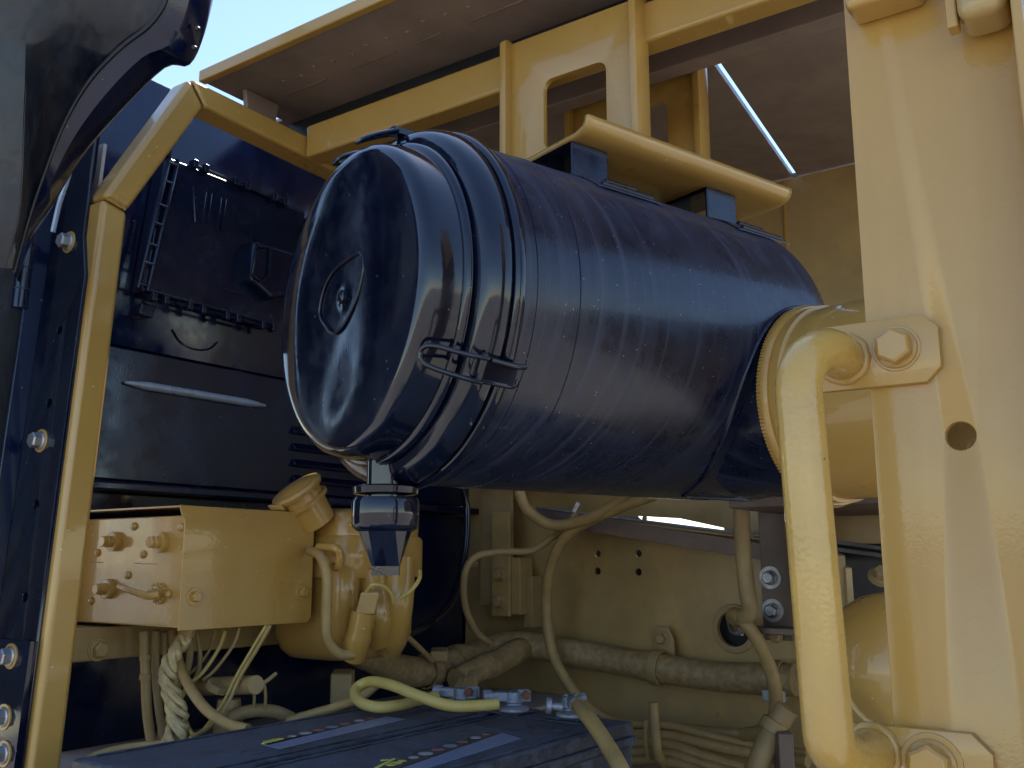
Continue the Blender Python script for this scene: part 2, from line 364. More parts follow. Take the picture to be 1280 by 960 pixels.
MB().prism([fbp(*p, 1.66) for p in ((178, 378), (196, 382), (192, 398), (174, 392))], (0, .04, 0)).build('foot_lug', 'black_plastic', fb, bevel=.004)

# ================================================================== BLACK JAMB AT LEFT
jb = thing('door_jamb', 'black door jamb plate with round holes bolted beside the yellow post', 'door jamb', (.775, 1.5, .9))
X0 = .766
LEAN = .0475; EJ = V((LEAN, 0, 1))
def oJ(x, y, off=0.):
    X = X0
    for _ in range(6):
        q = oX(x, y, X); X = .767+(q.z-.9)*LEAN+off
    return oX(x, y, X)
hs = []
for p in ((75, 413), (62, 504), (46, 631), (32, 747)):
    q = oJ(*p); hs.append(circle(q.y, q.z, .0085, 20))
JO = V((.767-.9*LEAN, 0, 0))
MB().plate([(1.405, .9), (1.75, .9), (1.75, 2.2), (1.43, 2.2), (1.425, 2.02), (1.405, 1.95)], hs, .008, JO+EX*.004, EY, EJ, .001).build('jamb_plate', 'black_gloss', jb)
MB().plate([(1.4465, .9), (1.75, .9), (1.75, 2.2), (1.4465, 2.2)], [], .006, JO+EX*.03, EY, EJ).build('jamb_backing', 'floor_paint', jb)
MB().plate([(1.40, .9), (1.53, .9), (1.53, 1.36), (1.505, 1.385), (1.40, 1.385)], [], .01, JO-EX*.006, EY, EJ, .001).build('lower_plate', 'black_gloss', jb)
MB().prism([JO+EY*1.52+EJ*1.39, JO+EY*1.526+EJ*1.39, JO+EY*1.526+EJ*2.2, JO+EY*1.52+EJ*2.2], (-.03, 0, 0)).build('weather_lip', 'black_panel', jb, bevel=.002)
for p, xx in (((87, 303), 0), ((52, 551), 0), ((14, 820), -.012), ((6, 896), -.012), ((6, 942), -.012)):
    bolt(jb, oJ(*p, xx), -EX, .022, .014, 'steel', washer=.0185, wm='yellow')
MB().prism([JO+EY*1.535+EJ*1.39, JO+EY*1.80+EJ*1.39, JO+EY*1.80+EJ*2.3, JO+EY*1.535+EJ*2.3], (-.022, 0, 0)).build('outer_seal', 'seal_rubber', jb, bevel=.01)
h0, h1 = oX(36, 285, X0-.03), oX(24, 386, X0-.03)
hg = MB().tube([h0, h1], .012, 16).build('hinge_barrel', 'black_panel', jb, bevel=.002)
for t in (.26, .5, .76):
    c = h0.lerp(h1, t); MB().lathe(c, (h1-h0), [(-.001, .0105), (-.001, .0128), (.001, .0128), (.001, .0105)], 16).build('knuckle_ring', 'black_rubber', hg)

# ---- opened black hood at top left
hd = thing('hood', 'black sheet metal hood swung open with a curved flanged edge', 'hood', P(60, 150, 1.5))
E_ = [(272, -30), (255, 40), (236, 80), (205, 84), (150, 138), (100, 198), (64, 258), (38, 302), (20, 350)]
F_ = [(215, -30), (205, 5), (186, 32), (150, 60), (112, 100), (82, 150), (58, 210), (38, 268), (18, 340)]
G_ = [(150, -60), (140, -20), (122, 20), (98, 45), (74, 85), (56, 140), (42, 200), (30, 262), (12, 335)]
H_ = [(40, -60), (38, -20), (34, 20), (32, 60), (31, 100), (29, 150), (27, 210), (22, 270), (6, 335)]
I_ = [(-70, -60), (-70, -20), (-70, 20), (-70, 60), (-70, 100), (-70, 150), (-70, 210), (-70, 270), (-70, 335)]
def row(l, d): return smooth([P(x, y, d) for x, y in l], 4)
MB().grid([row(I_, 1.30), row(lerp := [lerp2(a, b, .5) for a, b in zip(I_, H_)], 1.28), row(H_, 1.30), row([lerp2(a, b, .5) for a, b in zip(H_, G_)], 1.345), row(G_, 1.37), row(F_, 1.40)], .004, FW).build('skin', 'black_hood', hd, ang=50)
MB().grid([row(F_, 1.396), row([lerp2(a, b, .5) for a, b in zip(F_, E_)], 1.405), row([lerp2(a, b, .93) for a, b in zip(F_, E_)], 1.44), row(E_, 1.47)], .004, FW).build('edge_flange', 'black_panel', hd, ang=50)
MB().tube(row(F_, 1.394), .003, 8).build('folded_seam', 'black_hood', hd)
for p in ((247, 36), (243, 60)):
    MB().lathe(P(*p, 1.425), -FW, [(0, .004), (.004, .003), (.004, 0)], 12).build('rivet', 'black_rubber', hd)
MB().box((.30, 1.60, 1.30), (.762, 1.62, 2.75)).build('reflection_blocker', 'black_hood', hd, bevel=.004)  # unseen black sheet, added to darken what the lid reflects
cr = [P(*p, 1.52) for p in ((101, 175), (92, 195), (84, 225), (74, 255), (66, 290))]
tag(MB().tube(smooth(cr, 4), .004, 8).build('latch_cable', 'bright_metal'), 'thin shiny cable hanging behind the curved hood edge', 'cable')

# ================================================================== AIR FILTER
L0 = P(425, 372, 1.2); fa = R(-18); AX = V((math.cos(fa), math.sin(fa), 0)); PV = AX.cross(EZ)
def cyl(s, r, phi): return L0+AX*s+(PV*math.cos(R(phi))+EZ*math.sin(R(phi)))*r
af = thing('air_filter', 'big glossy black air filter canister hanging under the curved yellow plate', 'air filter', L0+AX*.36-EZ*.23)
def wob(t, r, q):
    if r > .19: return 0
    k = min(1, (.19-r)/.05); x = r*math.cos(q); y = r*math.sin(q)
    return .35*k*(.0055*math.cos(x*23+.6+y*4)+.003*math.sin(y*19+x*7+1.0)-.003)
lidp = [(.004, 0)]+[(.004, 0.176*k/14) for k in range(1, 15)]+[(.0042, .180), (.0048, .1845), (.0065, .1890), (.0095, .1930), (.0135, .1958), (.019, .1975), (.030, .1995), (.046, .2015), (.050, .2015), (.052, .199)]
lid = MB().lathe(L0, AX, lidp, 96, wob).build('lid', 'black_gloss', af, ang=50)
MB().lathe(L0, AX, [(.049, .19), (.0505, .205), (.054, .2085), (.058, .2085), (.0605, .205), (.0605, .19)], 96).build('lid_rim', 'black_gloss', lid, ang=50)
ringp = [(.0605, .19), (.0615, .2045), (.0635, .2165), (.0665, .2235), (.071, .2275), (.080, .2315), (.089, .2335), (.0935, .2330), (.0945, .2275), (.0985, .2275), (.0995, .2330), (.1025, .2358), (.108, .2365), (.113, .2350), (.1155, .2315), (.1165, .229)]
MB().lathe(L0, AX, ringp, 96).build('clamp_ring', 'black_gloss', af, ang=50)
bodyp = [(.117, .20), (.117, .229), (.122, .229), (.1225, .2278), (.135, .2275), (.1352, .2283), (.139, .2283), (.1392, .2275), (.20, .2275), (.2003, .2285), (.206, .2285), (.2063, .2275), (.66, .2275), (.69, .226), (.708, .219), (.72, .205), (.724, .17), (.724, 0)]
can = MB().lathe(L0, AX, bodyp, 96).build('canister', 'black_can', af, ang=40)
# recess plate outline and centre stud on the lid
def lidpt(x, y):
    n = AX; r = ray(x, y); t = ((L0+AX*.0032)-CAM).dot(n)/r.dot(n); return CAM+r*t
mk = [(449, 316), (454, 325), (453, 345), (445, 375), (432, 402), (422, 414), (414, 416), (406, 406), (400, 396), (400, 383), (405, 362), (416, 340), (432, 326)]
mp_ = [lidpt(*p) for p in mk]; MB().tube(smooth(mp_+[mp_[0]], 5), .0018, 8).build('emblem_rim', 'black_gloss', lid, ang=60)
MB().lathe(lidpt(426, 371), -AX, [(-.006, .009), (.0008, .009), (.0016, .007), (.002, .0045), (.0035, .004), (.0038, 0)], 20).build('centre_stud', 'black_gloss', lid)
# latches
def latch(phi, name='latch'):
    tdir = (EZ*math.cos(R(phi))-PV*math.sin(R(phi))); rd = (PV*math.cos(R(phi))+EZ*math.sin(R(phi)))
    def q(s, r, w): return L0+AX*s+rd*r+tdir*w
    t = MB().add([q(.060, .231, -.015), q(.112, .246, -.012), q(.112, .246, .012), q(.060, .231, .015), q(.060, .236, -.015), q(.112, .250, -.012), q(.112, .250, .012), q(.060, .236, .015)],
        [(0,3,2,1),(4,5,6,7),(0,1,5,4),(1,2,6,5),(2,3,7,6),(3,0,4,7)]).build(name, 'black_gloss', af, bevel=.002)
    MB().tube(smooth([q(.072, .245, .014), q(.045, .236, .013), q(.015, .214, .011), (q(.010, .204, 0)), q(.015, .214, -.011), q(.045, .236, -.013), q(.072, .245, -.014)], 6), .0030, 8).build('wire_bail', 'black_gloss', t, ang=60)
    MB().tube(smooth([q(.075, .244, .013), q(.105, .248, .011), q(.124, .243, .010)], 6), .0034, 8).build('wire_bail', 'black_gloss', t, ang=60)
    MB().tube(smooth([q(.064, .238, -.013), q(.100, .245, -.0135), q(.118, .241, -.014), q(.122, .238, -.008)], 6), .0034, 8).build('wire_bail', 'black_gloss', t, ang=60)
    MB().tube([q(.068, .241, -.018), q(.068, .241, .018)], .004, 10).build('pivot', 'black_gloss', t)
latch(-29)
for ph in (86, 104):
    tdir = (EZ*math.cos(R(ph))-PV*math.sin(R(ph))); rd = (PV*math.cos(R(ph))+EZ*math.sin(R(ph)))
    q = lambda s, r, w: L0+AX*s+rd*r+tdir*w
    t = MB().obox(q(.078, .234, 0), AX*.022, tdir*.010, rd*.005).build('latch', 'black_gloss', af, bevel=.002)
    MB().tube(smooth([q(.062, .233, .011), q(.036, .221, .011), q(.016, .210, .008), q(.010, .205, 0), q(.016, .210, -.008), q(.036, .221, -.011), q(.062, .233, -.011)], 6), .0030, 8).build('wire_bail', 'black_gloss', t)
# dust valve
vb = L0+AX*.072+EZ*.010
zc = vb.z
dv = MB().lathe(V((vb.x, vb.y, 0)), EZ, [(zc-.262, .0), (zc-.262, .024), (zc-.185, .0245)], 32).build('dust_valve', 'black_gloss', af)
MB().lathe(V((vb.x, vb.y, 0)), EZ, [(zc-.254, .022), (zc-.252, .040), (zc-.243, .041), (zc-.241, .034), (zc-.246, .022)], 40).build('clamp_band', 'black_gloss', dv, bevel=.001)
MB().lathe(V((vb.x, vb.y, 0)), EZ, [(zc-.298, .0), (zc-.298, .034), (zc-.294, .0395), (zc-.288, .042), (zc-.262, .042), (zc-.2565, .040), (zc-.255, .022)], 40).build('collar', 'black_gloss', dv, ang=50)
# duckbill lips: tapers to a short edge
rt = RT; dd = V((FW.x, FW.y, 0)).normalized(); top = []; bot = []
for k in range(12):
    a = 2*math.pi*k/12; top.append(V((vb.x, vb.y, zc-.2975))+rt*(.033*math.cos(a))+dd*(.033*math.sin(a)))
    bot.append(V((vb.x, vb.y, zc-.340))+rt*(.004+max(-.019, min(.015, .03*math.cos(a))))+dd*(.006*math.sin(a)))
MB().add(top+bot+[p-EZ*.011 for p in bot], [(i+k*12, (i+1) % 12+k*12, (i+1) % 12+12+k*12, i+12+k*12) for k in (0, 1) for i in range(12)]+[tuple(range(24, 36))]).build('duckbill', 'black_gloss', dv, ang=20)
# mounting feet on the canister
def foot(s0, name='mounting_foot'):
    pts = []
    for t in (-.055, .03): pass
    w2 = .033; hgt = 2.137-(L0.z+.215)
    base = L0+AX*s0+PV*.055+EZ*.205; top_ = 2.1035
    k = MB(); ring = []
    th = .006
    z0 = base.z-.0; z1 = top_
    wy = .052; c_ = L0+AX*s0+PV*.012
    prof = [(-wy, z0), (-wy, z1), (wy, z1), (wy, z0), (wy-th, z0), (wy-th, z1-th), (-wy+th, z1-th), (-wy+th, z0)]
    k.prism([V((c_.x, c_.y, z))-AX*.036+PV*y for y, z in prof], AX*.072)
    t = k.build(name, 'black_plastic', af, bevel=.003)
    rows = []
    for i in range(9):
        ph = 50+i*9; rows.append([cyl(s0+ds, .231+(0 if 0 < j < 4 else -.001), ph) for j, ds in enumerate((-.062, -.05, 0, .05, .062))])
    MB().grid(rows, .002, -EZ).build('saddle', 'black_can', t, ang=50)
    MB().tube([cyl(s0-.05, .232, 52), cyl(s0+.045, .232, 52)], .004, 8).build('saddle_edge', 'black_can', t)
    MB().tube([cyl(s0-.0, .234, 66), cyl(s0+.06, .234, 66)], .004, 8).build('saddle_edge', 'black_can', t)
foot(.365); foot(.655)
# tangential outlet stub
OC = L0-EZ*.104; so_ = .648
o0 = OC+AX*so_
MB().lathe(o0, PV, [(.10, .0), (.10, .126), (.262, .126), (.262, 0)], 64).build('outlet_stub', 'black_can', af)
sw = []
for k in range(64):
    a = 2*math.pi*k/64; rr = .146; s = so_+rr*math.cos(a); z = -.104+rr*1.0*math.sin(a)
    z = max(-.226, z); t = math.sqrt(max(.0004, .2285**2-z*z)); sw.append(L0+AX*s+EZ*z+PV*t)
MB().tube(sw+[sw[0]], .0032, 6).build('outlet_weld', 'black_can', af, ang=60)

# ---- intake duct
dt = thing('intake_duct', 'fat yellow intake duct with a ribbed end ring joining the black canister', 'duct', o0+PV*.45-EZ*.15)
MB().lathe(o0, PV, [(.235, .126), (.235, .1425), (.240, .145), (.2475, .145), (.252, .1425), (.252, .138), (.258, .138), (.2585, .1405), (.266, .1405), (.268, .136), (.3, .136), (.66, .136), (.66, .12)], 96).build('duct_tube', 'yellow', dt, ang=50)
ribs = MB()
for k in range(180):
    a = 2*math.pi*k/180; d = AX*math.cos(a)+EZ*math.sin(a); tt = -AX*math.sin(a)+EZ*math.cos(a)
    ribs.obox(o0+PV*.2405+d*.1450, PV*.0035, tt*.0012, d*.0008)
ribs.build('band_knurling', 'yellow', dt, kind='stuff')

# ---- curved mounting plate
mpz = 2.104
mpl = thing('mounting_plate', 'curved yellow mounting plate above the black canister with a rolled front edge', 'plate', L0+AX*.55+EZ*.296)
prof = [(.100, .026), (.100, .020), (.097, .012), (.091, .006), (.082, .0025), (.070, 0), (-.02, 0), (-.20, 0)]
rows = []
for s in (.330, .34, .5, .7, .785, .795):
    e = .004 if s in (.33, .795) else 0
    rows.append([L0+AX*(s)+PV*t+EZ*(mpz-L0.z+h) for t, h in prof])
pl = MB().grid(rows); o = pl.build('plate_sheet', 'yellow', mpl, ang=60)
sm_ = o.modifiers.new('solid', 'SOLIDIFY'); sm_.thickness = .008; sm_.offset = 1 if False else -1

# ================================================================== BULKHEAD
BX = 2.2
bk = thing('bulkhead', 'yellow bulkhead wall behind the canister with small drilled holes', 'wall', (BX, .6, .95))
hs = []
for p in ((747, 692), (798, 692), (747, 714), (798, 715)):
    q = oX(*p, BX); hs.append(circle(q.y, q.z, .0095, 16))
pc = oX(918, 786, BX); hs.append(circle(pc.y, pc.z, .040, 28))
slot = [tuple(oX(*p, BX).yz) for p in ((796, 645), (850, 648), (905, 660), (905, 664), (802, 651))]
hs.append(slot)
MB().plate([(-.05, .95), (1.70, .95), (1.70, 2.419), (-.05, 2.419)], hs, .008, (BX+.004, 0, 0), EY, EZ).build('wall_sheet', 'yellow_dirty', bk)
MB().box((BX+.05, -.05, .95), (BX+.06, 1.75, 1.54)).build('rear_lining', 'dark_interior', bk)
MB().lathe((BX, pc.y, pc.z), -EX, [(0, .040), (.006, .041), (.007, .047), (.006, .055), (0, .057)], 36).build('port_ring', 'yellow_dull', bk, ang=50)
for p in ((652, 893),):
    pass
for p in ((898, 893), (806, 648)):
    q = oX(*p, BX); MB().lathe(q, -EX, [(0, .007), (.004, .006), (.006, 0)], 12).build('rivet', 'yellow_dull', bk)
q = oX(983, 300, BX); MB().box((BX-.004, q.y-.004, 2.0), (BX, q.y+.004, 2.418)).build('seam', 'yellow', bk, bevel=.0015)

# upright mounting angle left on the bulkhead
ag = thing('mounting_angle', 'brown yellow upright angle bracket with two bolts left on the bulkhead', 'bracket', (2.13, 1.5, 1.3))
a0, a1 = oX(600, 690, 2.10), oX(640, 690, 2.10); za, zb = oX(620, 757, 2.10).z, oX(620, 600, 2.10).z
MB().box((2.10, a1.y, za), (2.108, a0.y, 1.80)).build('angle_plate', 'yellow_dull', ag, bevel=.002)
MB().box((2.108, a0.y-.006, za), (2.199, a0.y, 1.80)).build('angle_leg', 'yellow_dull', ag, bevel=.002)
c0, c1 = oX(615, 690, 2.09), oX(637, 690, 2.09)
MB().box((2.088, c1.y, oX(620, 770, 2.09).z), (2.0985, c0.y, oX(620, 640, 2.09).z)).build('strap', 'yellow_dirty', ag, bevel=.002)
d0, d1 = oX(638, 690, 2.10), oX(650, 690, 2.10)
MB().box((2.10, d1.y, oX(640, 768, 2.10).z), (2.16, d0.y-.002, oX(640, 697, 2.10).z)).build('spacer', 'yellow_dirty', ag, bevel=.002)
e0, e1 = oX(657, 720, 2.14), oX(668, 720, 2.14)
MB().box((2.13, e1.y, oX(660, 784, 2.14).z), (2.199, e0.y, oX(660, 720, 2.14).z)).build('spacer', 'yellow_dull', ag, bevel=.002)
for y in (718, 752):
    bolt(ag, oX(625, y, 2.088), -EX, .026, .016, 'yellow_dull', washer=.021)
bolt(ag, oX(594, 706, 2.10), -EX, .016, .02, 'yellow_dull')
MB().box((2.02, a1.y-.3, 1.715), (2.199, a0.y, 1.735)).build('cross_strip', 'yellow_dull', ag, bevel=.002)

# sloping shelf strip; pale steel edge painted in for its sunlit lip
sh = thing('shelf_strip', 'dull sloping metal strip with a bright edge under the canister', 'strip', (2.12, .9, 1.6))
A = oX(690, 640, 2.12); B = oX(1000, 678, 2.12)
MB().bar(A, B, EX*.07, (EZ)*.004).build('strip_top', 'yellow_dull', sh, bevel=.001)
MB().bar(A-EX*.072-EZ*.012, B-EX*.072-EZ*.030, EX*.003, EZ*.018).build('strip_lip', 'primer', sh, bevel=.001)
MB().tube([A-EX*.073+EZ*.008, B-EX*.073+EZ*.004], .004, 8).build('strip_edge', 'steel', sh)

# purple-brown bolted bracket right
pb = thing('bolted_bracket', 'brown upright bracket with two grey bolts beside the handrail', 'bracket', (2.05, .8, 1.3))
f0, f1 = oX(950, 700, 2.0), oX(986, 700, 2.0)
MB().box((2.0, f1.y, oX(960, 800, 2.0).z), (2.012, f0.y, oX(960, 635, 2.0).z)).build('bracket_plate', 'primer', pb, bevel=.002)
MB().box((1.93, f1.y-.05, oX(960, 790, 2.0).z), (1.998, f0.y+.03, oX(960, 782, 2.0).z)).build('foot_plate', 'primer', pb, bevel=.002)
MB().box((2.014, f1.y, oX(960, 800, 2.0).z), (2.199, f1.y+.01, oX(960, 635, 2.0).z)).build('side_plate', 'yellow_dull', pb, bevel=.002)
for p in ((963, 722), (966, 763)): bolt(pb, oX(*p, 2.0), -EX, .024, .016, 'steel', washer=.024)
bolt(pb, oX(970, 795, 1.99)+EX*.0, -EX, .022, .014, 'yellow_dull')

# ================================================================== SWITCH BOX
bx = thing('switch_box', 'yellow sheet metal switch box with knobs and a toggle handle', 'switch box', (1.17, 1.5, 1.39))
MB().box((1.022, 1.386, 1.392), (1.31, 1.69, 1.578)).build('box_body', 'yellow', bx, bevel=.003)
MB().prism([(1.017, 1.382, 1.388), (1.302, 1.382, 1.388), (1.311, 1.382, 1.398), (1.311, 1.382, 1.578), (1.318, 1.382, 1.592), (1.005, 1.382, 1.594), (1.012, 1.382, 1.575), (1.017, 1.382, 1.57)], (0, .003, 0)).build('cover_sheet', 'yellow', bx, bevel=.0012)
MB().box((1.006, 1.386, 1.590), (1.318, 1.69, 1.5935)).build('cover_top', 'yellow', bx, bevel=.001)
fx = 1.0215
def knob(p):
    c = oX(*p, fx); k = MB().lathe(c, -EX, [(0, .0), (0, .0175), (.009, .0175), (.010, .016), (.010, .0105), (.019, .0105), (.020, .0095), (.027, .0095), (.0285, .008), (.0285, 0)], 28).build('knob', 'yellow', bx)
def screw(p):
    c = oX(*p, fx); o = MB().lathe(c, -EX, [(0, 0), (0, .0072), (.0025, .0068), (.0048, .0045), (.0055, .002), (.0055, 0)], 18).build('screw', 'yellow', bx, ang=60)
for p in ((145, 677), (204, 678), (137, 736)): knob(p)
for p in ((168, 658), (227, 659), (122, 691), (179, 693), (160, 719), (114, 751)): screw(p)
tc_ = oX(200, 742, fx)
lv = MB().lathe(tc_, -EX, [(0, 0), (0, .018), (.003, .018), (.004, .013), (.008, .0125), (.009, .009), (.019, .009), (.020, 0)], 24).build('toggle', 'yellow', bx)
for k in range(14):
    a = 2*math.pi*k/14; MB().obox(tc_-EX*.004+(EY*math.cos(a)+EZ*math.sin(a))*.0158, EX*.002, (EY*math.cos(a)+EZ*math.sin(a))*.002, (EZ*math.cos(a)-EY*math.sin(a))*.0014).build('washer_tooth', 'yellow', lv)
MB().tube(smooth([oX(200, 743, fx-.016), oX(185, 745, fx-.026), oX(165, 739, fx-.032), oX(148, 733, fx-.034)], 6), [.0062]*10+[.0055]*6+[.0045]*3, 12, flat=1).build('lever', 'yellow', lv, ang=60)
MB().lathe(oX(213, 743, fx), -EX, [(0, 0), (0, .005), (.005, .0055), (.009, .003), (.010, 0)], 14).build('stop_pin', 'yellow', bx)
for p in ((243, 746), (377, 740)): bolt(bx, oY(*p, 1.382), -EY, .016, .009, 'yellow', washer=.0155, flange=False)
for l in (((111, 702), (128, 703)), ((168, 704), (195, 705))):
    MB().tube([oX(*l[0], fx-.0003), oX(*l[1], fx-.0003)], .0008, 6).build('stamped_line', 'yellow', bx)
rl = thing('lower_rail', 'yellow rail with a hex bolt under the switch box', 'rail', (1.2, 1.62, 1.31))
MB().box((.88, 1.615, oY(120, 826, 1.615).z), (1.62, 1.70, 1.386)).build('rail_bar', 'yellow_dirty', rl, bevel=.004)
bolt(rl, oY(122, 812, 1.615), -EY, .024, .012, 'yellow_dirty', washer=.02)

# ================================================================== WASHER TANK
wt = thing('washer_tank', 'yellow painted washer fluid tank with a tilted round cap', 'tank', P(430, 825, 1.80))
def sq(c, hx, hy, z, n=4.0, N=40):
    out = []
    for k in range(N):
        a = 2*math.pi*k/N; ca, sa = math.cos(a), math.sin(a)
        out.append(V((c.x+hx*math.copysign(abs(ca)**(2/n), ca), c.y+hy*math.copysign(abs(sa)**(2/n), sa), z)))
    return out
def loft(rings, name, mt, parent, ang=40):
    n = len(rings[0]); k = MB(); vs = [p for r in rings for p in r]
    fs = [(i*n+j, i*n+(j+1) % n, (i+1)*n+(j+1) % n, (i+1)*n+j) for i in range(len(rings)-1) for j in range(n)]+[tuple(range(n)), tuple(range((len(rings)-1)*n, len(rings)*n))]
    return k.add(vs, fs).build(name, mt, parent, ang=ang)
tcn = P(432, 730, 1.97); tcn.z = 0
def tz(y): return P(440, y, 1.90).z
zz = [tz(y) for y in (822, 812, 794, 740, 700)]
loft([sq(tcn, .09, .09, zz[0], 4), sq(tcn, .103, .10, zz[1], 5), sq(tcn, .110, .106, zz[2], 6), sq(tcn, .112, .108, zz[3], 6), sq(tcn, .112, .108, zz[4], 6)], 'lower_body', 'yellow', wt, 60)
loft([sq(tcn, .120, .120, tz(722), 6), sq(tcn, .124, .124, tz(718), 6), sq(tcn, .124, .124, tz(674), 6), sq(tcn, .120, .120, tz(670), 6)], 'middle_band', 'yellow', wt, 50)
loft([sq(tcn, .119, .119, tz(672), 5), sq(tcn, .120, .120, tz(654), 5), sq(tcn, .114, .114, tz(643), 4.5), sq(tcn, .10, .10, tz(637), 4), sq(tcn, .06, .06, tz(634), 3)], 'upper_body', 'yellow', wt, 60)
cpc = P(377, 622, 1.84); cn = (EZ*.78-FW*.38-RT*.42).normalized()
cp = MB().lathe(cpc, cn, [(-.06, 0), (-.06, .036), (-.014, .040), (-.012, .049), (-.006, .050), (-.004, .042), (.010, .042), (.012, .050), (.019, .0525), (.023, .050), (.0245, .044), (.0245, .040), (.0265, .036), (.029, .02), (.030, 0)], 44).build('cap', 'yellow', wt, ang=50)
tb = P(347, 634, 1.80); MB().obox(tb, RT*.014, cn*.006, FW*.012).build('cap_tab', 'yellow', cp, bevel=.003)
def vcol(pts, r, name, mt='yellow'):
    return MB().tube(smooth(pts, 6), r, 20).build(name, mt, wt, ang=60)
vcol([P(430, 700, 1.86), P(429, 740, 1.835), P(426, 785, 1.84), P(424, 808, 1.87)], [.030]*12+[.033]*7, 'moulded_column')
vcol([P(500, 700, 1.90), P(498, 750, 1.87), P(492, 790, 1.88), P(486, 806, 1.90)], [.030]*19, 'moulded_column')
vcol([P(466, 716, 1.88), P(472, 770, 1.85), P(470, 800, 1.87)], [.028]*13, 'moulded_column')
pk = vcol([P(455, 764, 1.79), P(448, 796, 1.79), P(440, 820, 1.80)], [.023]*6+[.025]*7, 'pump')
MB().obox(P(461, 752, 1.787), RT*.018, (UP*.95+RT*.25)*.022, FW*.016).build('pump_plug', 'yellow_dirty', pk, bevel=.004)
MB().tube(smooth([P(398, 684, 1.80), P(418, 685, 1.775), P(424, 692, 1.775), P(423, 708, 1.78), P(416, 708, 1.80)], 6), .008, 12).build('loop_lug', 'yellow', wt, ang=60)
cable('washer_hose', [P(388, 688, 1.82), P(402, 697, 1.77), P(409, 725, 1.755), P(408, 770, 1.75), P(410, 800, 1.75), P(424, 817, 1.76), P(442, 818, 1.78)], .0095, 'cable_tan', 'tan hose curling down the front of the washer tank', 'hose')
cable('pump_wire', [P(458, 740, 1.775), P(466, 731, 1.765), P(480, 733, 1.775), P(490, 744, 1.79), P(492, 754, 1.80)], .0036, 'cable_yellow', 'short thin pale wire arching from the pump plug on the washer tank', 'wire')
cable('pump_wire', [P(500, 748, 1.82), P(514, 738, 1.82), P(524, 724, 1.83), P(525, 714, 1.85)], .004, 'cable_yellow', 'thin pale wire at the right corner of the washer tank', 'wire')

# ================================================================== BATTERIES
def battery(y0, y1, x0, x1, label):
    t = thing('battery', label, 'battery', ((x0+x1)/2, (y0+y1)/2, 1.03), 'truck batteries in the tray')
    MB().box((x0+.006, y0+.006, 1.03), (x1-.006, y1-.006, 1.215)).build('case', 'battery', t, bevel=.004)
    MB().box((x0+.001, y0+.001, 1.214), (x1-.001, y1-.001, 1.228)).build('lid_rim', 'battery', t, bevel=.003)
    lidb = MB().box((x0+.004, y0+.004, 1.227), (x1-.004, y1-.004, 1.25)).build('lid', 'battery', t, bevel=.005, seg=3)
    for yy in (y0+.016, y1-.022):
        MB().box((x0+.03, yy, 1.2495), (x1-.09, yy+.006, 1.2525)).build('rib', 'battery', lidb, bevel=.0012)
    MB().box((x1-.085, y0+.016, 1.2495), (x1-.080, y1-.016, 1.2525)).build('rib', 'battery', lidb, bevel=.0012)
    for k in range(4):
        cx = x1-.13-.13*k
        for yy in (.28,):
            MB().lathe((cx, y0+(y1-y0)*yy, 1.249), EZ, [(0, .017), (.0018, .0165), (.0018, .012), (.0006, .011), (.0006, 0)], 24).build('cell_cap', 'battery', lidb)
    return t
Yg = .990
Bl = battery(Yg+.004, 1.222, .742, 1.425, 'left dusty blue black battery beneath the hanging cables')
Br = battery(.757, Yg-.004, .72, 1.43, 'right dusty blue black battery with two clamped terminals')
def strip(par, pts, mt, z, name):
    MB().prism([V((*oZ(*p, 1.25).xy, z)) for p in pts], (0, 0, .0006)).build(name, mt, par)
strip(Bl, [(328, 932), (350, 937), (506, 900), (484, 896)], 'label_blue', 1.2505, 'blue_label')
strip(Bl, [(326, 931), (336, 932), (480, 897), (466, 896), (336, 924)], 'label_dark', 1.2505, 'warning_label')
strip(Br, [(500, 962), (532, 962), (652, 924), (628, 917)], 'label_blue', 1.2505, 'blue_label')
strip(Br, [(474, 960), (498, 961), (628, 917), (606, 916)], 'label_dark', 1.2505, 'warning_label')
def dots(par, a, b):
    for t, mm, r in ((.02, 'label_yellow', .007), (.07, 'label_yellow', .0075), (.13, 'label_yellow', .006), (.24, 'label_white', .007), (.36, 'label_white', .010), (.48, 'label_red', .009), (.6, 'label_blue', .010), (.72, 'label_red', .008), (.85, 'label_white', .008), (.95, 'label_red', .006)):
        p = oZ(*lerp2(a, b, t), 1.25); MB().lathe((p.x, p.y, 1.2512), EZ, [(0, 0), (0, r), (.0005, r), (.0005, 0)], 16).build('warning_mark', mm, par)
dots(Bl, (332, 929), (470, 897)); dots(Br, (486, 958), (614, 917))
for p, q in (((328, 931), (343, 925)), ((470, 961), (492, 950)), ((476, 952), (486, 951))):
    a, b = oZ(*p, 1.25), oZ(*q, 1.25); MB().tube([V((a.x, a.y, 1.2512)), V((b.x, b.y, 1.2512))], .003, 6, flat=.3).build('warning_mark', 'label_yellow', Bl if p[0] < 400 else Br)
